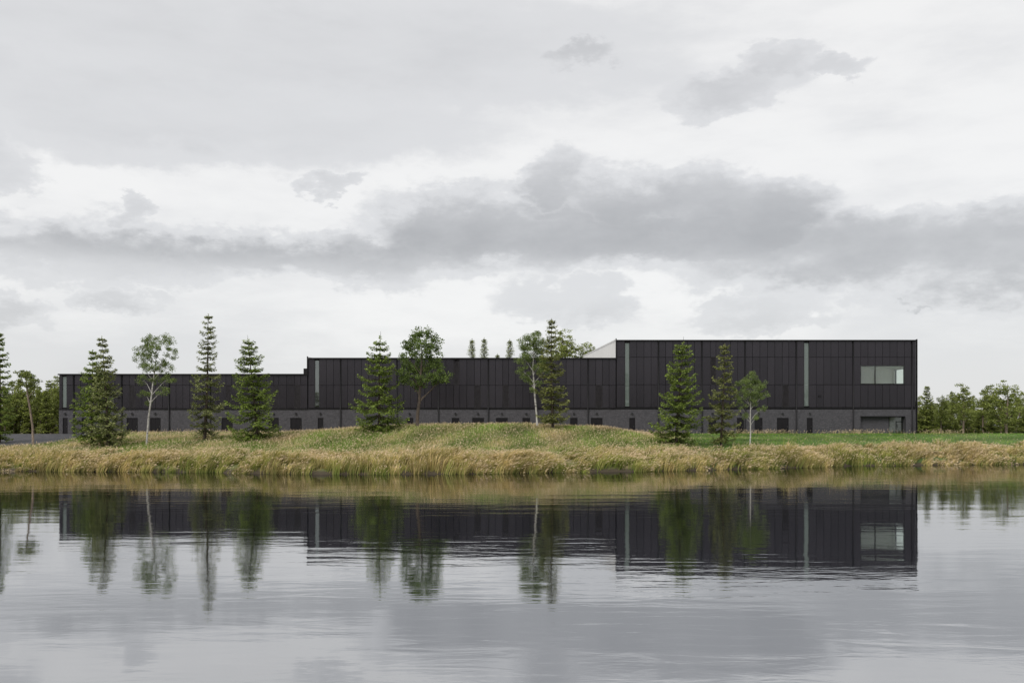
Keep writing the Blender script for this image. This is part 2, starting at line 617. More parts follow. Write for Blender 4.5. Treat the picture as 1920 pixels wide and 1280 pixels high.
# asphalt yard that comes in from the west and runs up to the left block
rx = np.arange(-130, -50.9, 1.0)
ry = np.linspace(107, 132.4, 26)
RX, RY = np.meshgrid(rx, ry)
RZ = ground(RX, RY) + 0.05
me = mesh_np('road', np.stack([RX, RY, RZ], -1).reshape(-1, 3),
             np.stack([(v := np.arange(RX.size).reshape(RX.shape))[:-1, :-1], v[:-1, 1:], v[1:, 1:], v[1:, :-1]], -1).reshape(-1, 4), smooth=True)
me.materials.append(M['asphalt'])
link(bpy.data.objects.new('road', me), kind='structure')

# ------------------------------------------------------------------ the building
FY = 133.0                       # facade plane
PXM = FY / F                     # metres per photograph pixel on the facade


def fx(px):
    return (px - 960.0) * PXM


def fz(py):
    return CAMZ + (HOR - py) * PXM


GZ0 = 3.15                       # ground level at the facade
bld = empty('industrial_building', (fx(914), FY, GZ0), 'long black metal clad building with three stepped roof heights and dark block base', 'building')
BL = np.array([fx(914), FY, GZ0])


def bpart(mb, name, m, parent=bld, smooth=False, **props):
    """build mesh given in world coordinates as a part of the building"""
    mb.v = [tuple(np.array(v) - BL) for v in mb.v]
    return mb.build(name, m, parent, smooth=smooth, **props)


BLOCKS = [  # x0, x1, row boundaries from the top of the cladding to its foot (photograph rows on the facade)
    (110, 577, [703, 722, 765.5]),
    (577, 1155.5, [673, 722, 764.5]),
    (1155.5, 1718, [639.5, 669.5, 721, 763.5]),
]
PIPES = [[138, 228, 317, 394, 485], [638.5, 744, 822, 915.5, 1007, 1102.5], [1234.5, 1316, 1397, 1493, 1599.6, 1710]]
STRIPS = [[(116.5, 125, 705, 764, 'channel')], [(590, 598.5, 675, 763, 'darkglass')], [(1171.5, 1180.5, 642, 762, 'channel'), (1507.5, 1517, 642, 761.5, 'channel')]]
LOUV = [[(242.5, 253.5, 725, 765), (423.5, 433.8, 725, 765), (513, 522.5, 725, 765), (552, 563.7, 725, 765)],
        [(850.5, 861, 674.5, 720.5), (889.5, 901, 723, 763), (942.5, 953.7, 723, 761), (1117, 1129.5, 723, 763)],
        [(1332, 1342.5, 671, 719.5), (1467, 1479, 722.5, 762)]]
DOORS = [[(117, 126.5), (152.5, 163), (237, 258), (281, 301), (415, 436), (503, 522.5), (544, 565.6)],
         [(595.6, 606), (761, 775), (847, 861), (885.5, 907.5), (930, 952), (979.5, 994), (1069, 1083), (1108, 1130)],
         [(1180, 1191), (1329, 1343), (1382, 1395), (1415, 1430), (1457, 1479), (1513, 1524)]]
DOOR_TOP = 783.0
WIN = (1614, 1696, 685.5, 719.5)
ENT = (1614, 1696.5, 781, 814)
ROOF_RISE, DEPTH = 0.040, 62.0


def holed_wall(mb, x0, x1, z0, z1, y0, y1, holes):
    xs = sorted(set([x0, x1] + [min(max(h[i], x0), x1) for h in holes for i in (0, 1)]))
    zs = sorted(set([z0, z1] + [min(max(h[i], z0), z1) for h in holes for i in (2, 3)]))
    for xa, xb in zip(xs, xs[1:]):
        run = None
        for za, zb in zip(zs, zs[1:]):
            cx, cz = (xa + xb) / 2, (za + zb) / 2
            solid = not any(h[0] < cx < h[1] and h[2] < cz < h[3] for h in holes)
            if solid:
                run = (run[0], zb) if run else (za, zb)
            if (not solid) and run:
                mb.box(xa, xb, y0, y1, *run)
                run = None
        if run:
            mb.box(xa, xb, y0, y1, *run)


panel_cache = {}


def panel(x0, x1, z0, z1):
    """one cladding panel, 2 cm joints all round, mesh shared between equal sizes"""
    g = 0.017
    w, h = round(x1 - x0 - 2 * g, 2), round(z1 - z0 - 2 * g, 2)
    if (w, h) not in panel_cache:
        panel_cache[(w, h)] = MB().chamfer_box(-w / 2, w / 2, 0, 0.06, -h / 2, h / 2, 0.012).mesh('facade_panel', M['clad'])
    o = bpy.data.objects.new('facade_panel', panel_cache[(w, h)])
    o.location = ((x0 + x1) / 2 - BL[0], 0, (z0 + z1) / 2 - BL[2])
    return link(o, bld)


for bi, (bx0, bx1, rows) in enumerate(BLOCKS):
    X0, X1 = fx(bx0), fx(bx1)
    ztop, zfoot = fz(rows[0]), fz(rows[-1])
    zb = fz(767.0)
    last = bi == 2
    # masonry plinth with door recesses
    holes = [(fx(a), fx(b), GZ0 - 1, fz(DOOR_TOP)) for a, b in DOORS[bi]]
    if last:
        holes.append((fx(ENT[0]), fx(ENT[1]), GZ0 - 1, fz(ENT[2])))
    mb = MB()
    xa, xb = X0 + (0.002 if bi else 0), X1
    holed_wall(mb, xa, xb, 1.2, zb, FY + 0.05, FY + 0.45, holes)
    bpart(mb, 'base_wall', M['block'])
    # dark substructure behind the panels
    holes = [(fx(a), fx(b), fz(d), fz(c)) for a, b, c, d, k in STRIPS[bi]]
    if last:
        holes.append((fx(WIN[0]), fx(WIN[1]), fz(WIN[3]), fz(WIN[2])))
    mb = MB()
    holed_wall(mb, X0 + 0.02, X1 - 0.02, zb + 0.004, ztop - 0.03, FY + 0.14, FY + 0.44, holes)
    bpart(mb, 'upper_wall', M['core'])
    # panels, set out between the fixed verticals
    fixed = [bx0 + 0.8, bx1 - 0.8] + PIPES[bi]
    for s in STRIPS[bi] + LOUV[bi]:
        fixed += [s[0], s[1]]
    if last:
        fixed += [WIN[0], WIN[1]]
    fixed = sorted(fixed)
    edges = []
    for a, b in zip(fixed, fixed[1:]):
        n = max(1, round((b - a) / 13.6))
        edges += [a + (b - a) * k / n for k in range(n)]
    edges.append(fixed[-1])
    for a, b in zip(edges, edges[1:]):
        c = (a + b) / 2
        for r0, r1 in zip(rows, rows[1:]):
            mid = (r0 + r1) / 2
            if any(s[0] < c < s[1] for s in STRIPS[bi]):
                continue
            lv = [s for s in LOUV[bi] if s[0] < c < s[1] and s[2] - 3 < mid < s[3] + 3]
            if lv:
                continue
            if last and WIN[0] < c < WIN[1] and r0 < WIN[2] < r1:
                panel(fx(a), fx(b), fz(WIN[2]), fz(r0))
                continue
            panel(fx(a), fx(b), fz(r1), fz(r0))
    # louvres
    for s in LOUV[bi]:
        r0, r1 = next((p, q) for p, q in zip(rows, rows[1:]) if p - 3 < (s[2] + s[3]) / 2 < q + 3)
        z0, z1, x0, x1 = fz(r1) + 0.012, fz(r0) - 0.012, fx(s[0]) + 0.012, fx(s[1]) - 0.012
        mb = MB()
        for p in ((x0, x0 + 0.04, z0, z1), (x1 - 0.04, x1, z0, z1)):
            mb.box(p[0], p[1], FY + 0.015, FY + 0.09, p[2], p[3])
        mb.box(x0 + 0.04, x1 - 0.04, FY + 0.015, FY + 0.09, z0, z0 + 0.04)
        mb.box(x0 + 0.04, x1 - 0.04, FY + 0.015, FY + 0.09, z1 - 0.04, z1)
        lo = bpart(mb, 'louvre', M['louvre'])
        mb = MB()
        nsl = int((z1 - z0 - 0.1) / 0.12)
        for k in range(nsl):
            z = z0 + 0.05 + (z1 - z0 - 0.1) * (k + 0.5) / nsl
            b0 = len(mb.v)
            mb.box(x0 + 0.041, x1 - 0.041, FY + 0.03, FY + 0.10, z - 0.008, z + 0.008)
            for i in (b0 + 2, b0 + 3, b0 + 6, b0 + 7):
                v = mb.v[i]
                mb.v[i] = (v[0], v[1], v[2] + 0.06)
        bpart(mb, 'louvre_slats', M['louvre'], lo, kind='stuff')
    # glazed slots
    for a, b, c, d, k in STRIPS[bi]:
        x0, x1, z0, z1 = fx(a), fx(b), fz(d), fz(c)
        mb = MB()
        fw = 0.045
        mb.box(x0, x0 + fw, FY + 0.03, FY + 0.2, z0, z1).box(x1 - fw, x1, FY + 0.03, FY + 0.2, z0, z1)
        mb.box(x0 + fw, x1 - fw, FY + 0.03, FY + 0.2, z0, z0 + fw).box(x0 + fw, x1 - fw, FY + 0.03, FY + 0.2, z1 - fw, z1)
        w = bpart(mb, 'slot_window', M['frame'])
        cuts = [z0 + fw] + [fz(r) for r in sorted(rows[1:-1], reverse=True) if z0 < fz(r) < z1] + [z1 - fw]
        for za, zc in zip(cuts, cuts[1:]):
            bpart(MB().box(x0 + fw, x1 - fw, FY + 0.11, FY + 0.13, za + 0.008, zc - 0.008), 'pane', M[k], w)
        bpart(MB().box(x0 - 0.01, x1 + 0.01, FY + 0.46, FY + 0.50, z0 - 0.05, z1 + 0.05), 'slot_liner', M['room'] if k == 'channel' else M['core'], w)
    # doors
    for a, b in DOORS[bi]:
        x0, x1, z1 = fx(a), fx(b), fz(DOOR_TOP)
        fw = 0.06
        mb = MB()
        mb.box(x0, x0 + fw, FY + 0.07, FY + 0.3, GZ0 - 0.3, z1).box(x1 - fw, x1, FY + 0.07, FY + 0.3, GZ0 - 0.3, z1)
        mb.box(x0 + fw, x1 - fw, FY + 0.07, FY + 0.3, z1 - fw, z1)
        d = bpart(mb, 'door', M['trim'])
        xl = [x0 + fw, x1 - fw] if b - a < 16 else [x0 + fw, (x0 + x1) / 2, x1 - fw]
        for p, q in zip(xl, xl[1:]):
            bpart(MB().chamfer_box(p + 0.005, q - 0.005, FY + 0.12, FY + 0.17, GZ0 - 0.25, z1 - fw - 0.005), 'door_leaf', M['door'], d)
        bpart(MB().box(x1 - fw - 0.14, x1 - fw - 0.09, FY + 0.06, FY + 0.11, GZ0 + 0.95, GZ0 + 1.09), 'handle', M['steel'], d)
        cx = (x0 + x1) / 2
        zl = fz(776.5)
        mb = MB().box(cx - 0.13, cx + 0.13, FY - 0.12, FY + 0.045, zl + 0.02, zl + 0.14).box(cx - 0.05, cx + 0.05, FY - 0.02, FY + 0.048, zl + 0.143, zl + 0.22)
        lamp = bpart(mb, 'wall_lamp', M['trim'])
        bpart(MB().box(cx - 0.11, cx + 0.11, FY - 0.10, FY + 0.02, zl - 0.03, zl + 0.017), 'lamp_lens', M['lens'], lamp)
    # eaves gutter and the flashing below the cladding
    mb = MB().box(X0 - (0.06 if bi == 0 else -0.03), X1 + (0.05 if last else -0.03), FY - 0.20, FY + 0.30, ztop + 0.006, ztop + 0.17)
    bpart(mb, 'eaves_gutter', M['trim'])
    mb = MB().box(X0 + 0.01, X1 - 0.01, FY - 0.035, FY + 0.045, zfoot - 0.14, zfoot - 0.012)
    bpart(mb, 'drip_flashing', M['trim'])
    # downpipes
    for p in PIPES[bi]:
        x = fx(p)
        mb = MB()
        mb.tube([(x, FY - 0.14, ztop + 0.02), (x, FY - 0.14, ztop - 0.12), (x, FY - 0.09, ztop - 0.45), (x, FY - 0.09, GZ0 - 0.4)], [0.11, 0.10, 0.08, 0.08], 10)
        dp = bpart(mb, 'downpipe', M['trim'], smooth=True)
        mb = MB()
        for z in np.arange(GZ0 + 0.8, ztop - 0.8, 2.2):
            mb.box(x - 0.085, x + 0.085, FY - 0.15, FY + 0.05, z, z + 0.05)
        bpart(mb, 'pipe_bracket', M['trim'], dp)
    # roof, gable walls, rear wall
    zr = ztop - 0.02
    yb = FY + DEPTH
    zr2 = zr + ROOF_RISE * DEPTH
    mb = MB()
    mb.v = [(X0, FY + 0.31, zr), (X1, FY + 0.31, zr), (X1, yb, zr2), (X0, yb, zr2), (X0, FY + 0.31, zr + 0.16), (X1, FY + 0.31, zr + 0.16), (X1, yb, zr2 + 0.16), (X0, yb, zr2 + 0.16)]
    mb.f = [(0, 3, 2, 1), (4, 5, 6, 7), (0, 1, 5, 4), (1, 2, 6, 5), (2, 3, 7, 6), (3, 0, 4, 7)]
    bpart(mb, 'roof', M['roof'])
    for side, x, inset in ((0, X0, 0.012), (1, X1, -0.012)):
        if last and side == 1:
            continue
        mb = MB()
        xa, xb2 = (x + 0.004, x + 0.25) if side == 0 else (x - 0.25, x - 0.004)
        z0s = 1.0
        mb.v = [(xa, FY + 0.46, z0s), (xb2, FY + 0.46, z0s), (xb2, yb, z0s), (xa, yb, z0s), (xa, FY + 0.46, zr - 0.01), (xb2, FY + 0.46, zr - 0.01), (xb2, yb, zr2 - 0.01), (xa, yb, zr2 - 0.01)]
        mb.f = [(0, 3, 2, 1), (4, 5, 6, 7), (0, 1, 5, 4), (1, 2, 6, 5), (2, 3, 7, 6), (3, 0, 4, 7)]
        bpart(mb, 'side_wall', M['white'] if (side == 0 and bi > 0) else M['clad'])
        if side == 0 and bi > 0:      # coping rail that stands up at the step
            mb = MB()
            for i in range(1):
                mb.v = [(x - 0.06, FY - 0.21, zr + 0.16), (x + 0.02, FY - 0.21, zr + 0.16), (x + 0.02, yb, zr2 + 0.16), (x - 0.06, yb, zr2 + 0.16),
                        (x - 0.06, FY - 0.21, zr + 0.30), (x + 0.02, FY - 0.21, zr + 0.30), (x + 0.02, yb, zr2 + 0.26), (x - 0.06, yb, zr2 + 0.26)]
                mb.f = [(0, 3, 2, 1), (4, 5, 6, 7), (0, 1, 5, 4), (1, 2, 6, 5), (2, 3, 7, 6), (3, 0, 4, 7)]
            bpart(mb, 'verge_coping', M['white'])
            bpart(MB().box(x - 0.08, x + 0.03, FY - 0.23, FY + 0.1, fz(BLOCKS[bi - 1][2][0]) - 0.1, ztop + 0.36), 'corner_trim', M['trim'])
    mb = MB().box(X0 + 0.3, X1 - 0.3, yb - 0.3, yb - 0.05, 1.0, zr2 - 0.02)
    bpart(mb, 'rear_wall', M['clad'])

# east gable with the corner window opening of the upstairs room
X1 = fx(1718)
ztop = fz(BLOCKS[2][2][0])
yb = FY + DEPTH
zr2 = ztop - 0.02 + ROOF_RISE * DEPTH
RZ0, RZ1 = fz(721.5), fz(683.5)
OP = (FY + 0.6, FY + 6.8, fz(719.5), fz(687.5))
mb = MB()
hw = MB()
holed_wall(hw, FY + 0.46, yb, 1.0, ztop - 0.03, 0, 0.25, [(OP[0], OP[1], OP[2], OP[3])])
hw.v = [(X1 - 0.004 - v[1], v[0], v[2]) for v in hw.v]
hw.f = [tuple(reversed(f)) for f in hw.f]
b0 = len(hw.v)
hw.v += [(X1 - 0.254, FY + 0.46, ztop - 0.03), (X1 - 0.004, FY + 0.46, ztop - 0.03), (X1 - 0.004, yb, ztop - 0.03), (X1 - 0.254, yb, ztop - 0.03), (X1 - 0.254, yb, zr2), (X1 - 0.004, yb, zr2)]
hw.f += [tuple(b0 + i for i in q) for q in ((1, 2, 5), (0, 4, 3), (2, 3, 4, 5), (0, 1, 5, 4))]
bpart(hw, 'side_wall', M['clad'])
bpart(MB().box(X1 - 0.03, X1 + 0.09, FY - 0.23, FY + 0.1, GZ0 - 0.4, ztop + 0.26), 'corner_trim', M['trim'])
# the room behind the wide window
x0, x1 = fx(1607), X1 - 0.26
y0, y1 = FY + 0.45, FY + 7.4
mb = MB()
mb.box(x0 - 0.1, x1, y0, y1, RZ0 - 0.1, RZ0).box(x0 - 0.1, x1, y0, y1, RZ1 + 0.003, RZ1 + 0.1)
mb.box(x0 - 0.1, x0, y0, y1, RZ0 + 0.002, RZ1).box(x0 + 0.002, x1, y1 - 0.1, y1 - 0.002, RZ0 + 0.002, RZ1)
hw = MB()
holed_wall(hw, y0, y1 - 0.102, RZ0 + 0.002, RZ1, 0, 0.08, [OP])
b0 = len(mb.v)
mb.v += [(x1 - v[1], v[0], v[2]) for v in hw.v]
mb.f += [tuple(b0 + i for i in reversed(f)) for f in hw.f]
bpart(mb, 'upstairs_room', M['room'])
a, b, c, d = WIN
wx0, wx1, wz0, wz1 = fx(a), fx(b), fz(d), fz(c)
mb = MB()
fw = 0.05
mb.box(wx0, wx0 + fw, FY + 0.02, FY + 0.22, wz0, wz1).box(wx1 - fw, wx1, FY + 0.02, FY + 0.22, wz0, wz1)
mb.box(wx0 + fw, wx1 - fw, FY + 0.02, FY + 0.22, wz0, wz0 + fw).box(wx0 + fw, wx1 - fw, FY + 0.02, FY + 0.22, wz1 - fw, wz1)
w = bpart(mb, 'wide_window', M['frame'], label='wide upstairs window with one mullion and a bright room behind')
xm = fx(1641.5)
bpart(MB().box(xm - 0.07, xm + 0.07, FY + 0.05, FY + 0.2, wz0 + fw, wz1 - fw), 'mullion', M['frame'], w)
for p, q in ((wx0 + fw, xm - 0.07), (xm + 0.07, wx1 - fw)):
    bpart(MB().box(p, q, FY + 0.10, FY + 0.12, wz0 + fw, wz1 - fw), 'pane', M['clear'], w)
w = bpart(MB().box(X1 - 0.17, X1 - 0.11, OP[0], OP[1], OP[2], OP[2] + 0.05).box(X1 - 0.17, X1 - 0.11, OP[0], OP[1], OP[3] - 0.05, OP[3]), 'side_window', M['frame'])
bpart(MB().box(X1 - 0.15, X1 - 0.13, OP[0], OP[1], OP[2] + 0.05, OP[3] - 0.05), 'pane', M['clearside'], w)
# recessed entrance
ex0, ex1, ez1 = fx(ENT[0]), fx(ENT[1]), fz(ENT[2])
rec = FY + 0.56
mb = MB()
mb.box(ex0 - 0.2, fx(1669.5), rec, rec + 0.2, GZ0 - 0.5, ez1 + 0.2)
mb.box(ex0 - 0.2, ex0 - 0.003, FY + 0.46, rec - 0.002, GZ0 - 0.5, ez1 + 0.2)
mb.box(ex1 + 0.003, ex1 + 0.2, FY + 0.46, rec + 0.1, GZ0 - 0.5, ez1 + 0.2)
ent = bpart(mb, 'entrance_recess', M['block'])
bpart(MB().box(ex0 - 0.003, ex1 + 0.003, FY + 0.46, rec + 0.4, ez1 + 0.004, ez1 + 0.15), 'soffit', M['trim'], ent)
bpart(MB().box(ex0 - 0.05, ex1 + 0.06, FY - 0.05, FY + 0.045, ez1 - 0.02, ez1 + 0.09), 'canopy_edge', M['trim'], ent)
bpart(MB().box(ex1 - 0.002, ex1 + 0.09, FY - 0.03, FY + 0.045, GZ0 - 0.4, ez1 - 0.024), 'jamb_trim', M['trim'], ent)
gx0, gx1 = fx(1669.5) + 0.01, ex1 - 0.01
zt = fz(791)
xd = fx(1684)
mb = MB()
mb.box(gx0, gx1, rec, rec + 0.08, ez1 - 0.06, ez1).box(gx0, gx0 + 0.06, rec, rec + 0.08, GZ0, ez1 - 0.062).box(gx1 - 0.06, gx1, rec, rec + 0.08, GZ0, ez1 - 0.062)
mb.box(xd, gx1 - 0.062, rec - 0.02, rec + 0.085, zt, zt + 0.1).box(xd - 0.08, xd - 0.002, rec - 0.02, rec + 0.085, GZ0, zt + 0.1)
gd = bpart(mb, 'glazed_door', M['trim'], label='glazed entrance door with side light under the canopy')
bpart(MB().box(gx0 + 0.062, xd - 0.082, rec + 0.03, rec + 0.05, GZ0 + 0.02, zt + 0.1), 'pane', M['clear'], gd)
bpart(MB().box(xd, gx1 - 0.062, rec + 0.03, rec + 0.05, GZ0 + 0.02, zt - 0.004), 'pane', M['clear'], gd)
bpart(MB().box(gx0 + 0.062, gx1 - 0.062, rec + 0.03, rec + 0.05, zt + 0.104, ez1 - 0.062), 'pane', M['clear'], gd)
bpart(MB().box(xd + 0.1, xd + 0.15, rec - 0.06, rec + 0.02, GZ0 + 0.85, GZ0 + 1.25), 'handle', M['steel'], gd)
mb = MB()
mb.box(gx0 - 1.0, gx1 + 1.4, rec + 1.3, rec + 1.4, GZ0, ez1 + 0.2).box(gx0 - 1.0, gx1 + 1.4, rec + 0.41, rec + 1.29, GZ0 - 0.15, GZ0 - 0.02)
bpart(mb, 'entrance_lobby', M['lobby'], ent)
# small wall boxes (cameras) on the cladding
for px, py in ((1537, 742), (222, 745)):
    x, z = fx(px), fz(py)
    bpart(MB().box(x - 0.17, x + 0.17, FY - 0.14, FY - 0.002, z - 0.06, z + 0.07).box(x - 0.17, x - 0.02, FY - 0.2, FY - 0.14, z - 0.13, z - 0.02), 'wall_camera', M['trim'])
# short upstand on the low roof beside the step
bpart(MB().box(fx(567.5), fx(576), FY + 0.5, FY + 2.2, fz(703), fz(690)), 'roof_upstand', M['trim'])

# ------------------------------------------------------------------ trees
def leaf_mesh(name, C, Dv, W, tint, m):
    """rhombic leaves: C start points, Dv length vectors, W half-width vectors"""
    n = len(C)
    V = np.empty((n, 4, 3), np.float32)
    V[:, 0] = C
    V[:, 1] = C + Dv * 0.5 + W
    V[:, 2] = C + Dv
    V[:, 3] = C + Dv * 0.5 - W
    q = np.arange(n * 4).reshape(n, 4)
    me = mesh_np(name, V.reshape(-1, 3), q, tint=np.repeat(tint, 4, axis=0))
    me.materials.append(m)
    return me


def spruce_meshes(seed, H, Rm, col, tiers=0.72, per=10, shape=0.85, clear=0.06, gaps=0.1, leaf=0.21, lean=(0.0, 0.0), droop=0.30, upturn=0.30, spire=0.0, tipr=0.05):
    """tapered trunk plus tiers of drooping sprays; returns trunk and crown meshes, base at the origin"""
    rs = np.random.RandomState(seed)
    hs = np.linspace(0, 1, 9)
    bend = 0.01 * H
    tp = [(lean[0] * t + bend * math.sin(3 * t + seed), lean[1] * t, t * H) for t in hs]
    off = bend * math.sin(seed)
    tp = [(p[0] - off * (1 - t), p[1], p[2] - (0.3 if t == 0 else 0)) for p, t in zip(tp, hs)]
    tm = MB().tube(tp, [max(0.012, (0.013 * H + 0.02) * (1 - t) ** 0.9) for t in hs], 7)
    tz = np.array([p[2] for p in tp])
    txx = np.array([p[0] for p in tp])
    tyy = np.array([p[1] for p in tp])
    Cs, Ds, Ws, Ts = [], [], [], []
    z = clear * H
    while z < H * (0.985 - spire):
        f = z / H
        L0 = Rm * (1 - f) ** shape * (0.62 + 0.38 * min(1, (f - clear) / 0.12 + 0.1)) + tipr
        nb = max(4, int(per * (0.7 + 0.5 * (1 - f))))
        ph = rs.uniform(0, 6.28)
        for b in range(nb):
            if rs.rand() < gaps:
                continue
            az = ph + 6.283 * b / nb + rs.normal(0, 0.25)
            L = L0 * (rs.uniform(0.8, 1.18) if rs.rand() < 0.7 else rs.uniform(0.4, 0.7))
            zb = z + rs.normal(0, tiers * 0.10)
            bx, by = np.interp(zb, tz, txx), np.interp(zb, tz, tyy)
            e0 = (0.35 * f + 0.02) + rs.normal(0, 0.06)
            dr = droop * (1 - 0.55 * f) * rs.uniform(0.7, 1.3)
            h = np.array([math.cos(az), math.sin(az), 0])
            sd = np.array([-h[1], h[0], 0])
            ns = max(3, int(L / (leaf * 0.72)))
            t = np.linspace(0.12, 1.0, ns)
            P = np.array([bx, by, zb]) + h * (L * t)[:, None]
            P[:, 2] += L * (e0 * t - dr * np.sin(t * 2.2) + upturn * np.clip(t - 0.55, 0, 1) ** 1.5)
            if L > 0.5:
                k = [0, ns // 2, ns - 1]
                tm.tube([(bx, by, zb)] + [tuple(P[i]) for i in k[1:]], [0.014 + 0.012 * L, 0.012 + 0.006 * L, 0.006], 3)
            bt = rs.uniform(0.72, 1.22)
            for s in (-1, 0, 1):
                tw = (0.16 + 0.38 * L * (1 - t) ** 0.7 * np.clip(t * 4, 0, 1)) * rs.uniform(0.75, 1.25, ns)
                if s == 0:
                    tw = tw * 0.5 + 0.05
                dv = h * 0.75 + sd * s * 0.8
                nm = 4 if s else 2
                for k in range(nm):
                    st = P + dv * (tw * (k / nm))[:, None] + rs.normal(0, 0.045, (ns, 3))
                    st[:, 2] -= 0.34 * tw * (k / nm)
                    d = norm(dv + rs.normal(0, 0.26, (ns, 3)) + np.array([0, 0, -0.30]))
                    ln = leaf * rs.uniform(0.7, 1.35, ns)
                    wd = norm(np.cross(d, np.array([0, 0, 1.0]) + rs.normal(0, 0.40, (ns, 3)))) * (ln * 0.31)[:, None]
                    Cs.append(st)
                    Ds.append(d * ln[:, None])
                    Ws.append(wd)
                    tipness = np.clip(t * 0.5 + k / nm * 0.5, 0, 1)
                    c = np.array(col[0])[None] * (1 - tipness[:, None]) + np.array(col[1])[None] * tipness[:, None]
                    Ts.append(c * bt * rs.uniform(0.75, 1.25, (ns, 1)))
        z += tiers * rs.uniform(0.85, 1.15) * (0.72 + 0.38 * (1 - f))
    # leader tuft
    n = 26
    zt = rs.uniform(0.94 - spire, 0.995 - spire * 0.8, n) * H
    st = np.stack([np.interp(zt, tz, txx), np.interp(zt, tz, tyy), zt], -1)
    d = norm(rs.normal(0, 1, (n, 3)) * np.array([1, 1, 0.3]) + np.array([0, 0, 0.7])) * leaf * (0.5 + 1.0 * (1 - zt / H) / 0.06)[:, None].clip(0.4, 1.2)
    Cs.append(st); Ds.append(d); Ws.append(norm(np.cross(d, rs.normal(0, 1, (n, 3)))) * leaf * 0.2)
    Ts.append(np.repeat(np.array(col[1])[None], n, 0))
    crown = leaf_mesh('crown', np.concatenate(Cs), np.concatenate(Ds), np.concatenate(Ws), np.concatenate(Ts), M['needle'])
    return tm.mesh('trunk', M['bark'], True), crown


def broadleaf_meshes(seed, trunk, radii, lobes, col, bark, clump=0.42, per=46, leaf=0.13, nclump=130, flat=0.75, hang=0.3, m='leaf'):
    """trunk polyline, ellipsoid lobes (x, y, z, rx, ry, rz): clumps of leaves on limbs, base at the origin"""
    rs = np.random.RandomState(seed)
    tm = MB().tube(trunk, radii, 9)
    T = np.array(trunk)
    vol = np.array([l[3] * l[4] * l[5] for l in lobes]) ** 0.75
    cnt = np.maximum(3, (nclump * vol / vol.sum()).astype(int))
    Cs, Ds, Ws, Ts = [], [], [], []
    for l, k in zip(lobes, cnt):
        c0 = np.array(l[:3])
        rr = np.array(l[3:6])
        # limb from the trunk to the lobe
        dxl = abs(c0[0] - np.interp(c0[2], T[:, 2], T[:, 0]))
        zr = min(max(c0[2] - 0.3 * rr[2] - (0.85 + 0.3 * rs.rand()) * dxl, T[1, 2]), T[-1, 2])
        root = np.array([np.interp(zr, T[:, 2], T[:, 0]), np.interp(zr, T[:, 2], T[:, 1]), zr])
        mid = root * 0.45 + c0 * 0.55 + np.array([0, 0, 0.12 * rr[2]]) + rs.normal(0, 0.08, 3)
        r0 = float(np.interp(zr, T[:, 2], radii)) * 0.5
        tm.tube([tuple(root), tuple(mid), tuple(c0)], [r0, r0 * 0.65, r0 * 0.3], 5)
        for i in range(k):
            d = norm(rs.normal(0, 1, 3))
            c = c0 + d * rr * rs.uniform(0.35, 1.0) ** 0.6
            if rs.rand() < 0.6:
                q = mid * 0.4 + c0 * 0.6
                tm.tube([tuple(q), tuple((q + c) / 2 + rs.normal(0, 0.06, 3)), tuple(c)], [r0 * 0.3, r0 * 0.18, 0.006], 3)
            n = int(per * rs.uniform(0.6, 1.4))
            cr_ = clump * rs.uniform(0.6, 1.25)
            dd = norm(rs.normal(0, 1, (n, 3))) * (rs.uniform(0, 1, (n, 1)) ** 0.45) * cr_ * np.array([1, 1, flat])
            st = c + dd
            dv = norm(rs.normal(0, 1, (n, 3)) + np.array([0, 0, -hang]) + 0.5 * norm(dd)) * (leaf * rs.uniform(0.7, 1.35, (n, 1)))
            wd = norm(np.cross(dv, rs.normal(0, 1, (n, 3)) + np.array([0, 0, 0.6]))) * leaf * 0.36
            Cs.append(st); Ds.append(dv); Ws.append(wd)
            mixv = rs.uniform(0, 1, (n, 1))
            Ts.append((np.array(col[0]) * (1 - mixv) + np.array(col[1]) * mixv) * rs.uniform(0.75, 1.25) * rs.uniform(0.8, 1.2, (n, 1)))
    crown = leaf_mesh('crown', np.concatenate(Cs), np.concatenate(Ds), np.concatenate(Ws), np.concatenate(Ts), M[m])
    return tm.mesh('trunk', M[bark], True), crown


def plant_tree(name, meshes, x, y, label, cat='tree', group=None, rz=0.0, s=(1, 1, 1), z=None):
    z = float(ground(x, y)) if z is None else z
    t = empty(name, (x, y, z), label, cat, group)
    t.rotation_euler = (0, 0, rz)
    t.scale = s
    link(bpy.data.objects.new('trunk', meshes[0]), t)
    link(bpy.data.objects.new('crown', meshes[1]), t)
    return t


DARK = ((0.040, 0.058, 0.012), (0.122, 0.158, 0.030))
GREY = ((0.060, 0.070, 0.026), (0.150, 0.160, 0.066))
OLIVE = ((0.058, 0.066, 0.020), (0.135, 0.140, 0.048))
LEAF = ((0.050, 0.078, 0.020), (0.130, 0.170, 0.050))
BIRCH = ((0.065, 0.095, 0.028), (0.165, 0.200, 0.070))
WOODS = ((0.052, 0.064, 0.016), (0.150, 0.168, 0.042))


def px_x(px, y):
    return (px - 960.0) * y / F


def height_to(py, x, y):
    return CAMZ + (HOR - py) * y / F - float(ground(x, y))


def spruce_at(px, top, y, rpx, seed, label, apex=None, **kw):
    x = px_x(px, y)
    H = height_to(top, x, y)
    lean = ((apex - px) * y / F, 0.0) if apex is not None else (0.0, 0.0)
    ms = spruce_meshes(seed, H, 1.12 * rpx * y / F, lean=lean, **kw)
    return plant_tree('spruce_tree', ms, x, y, label)


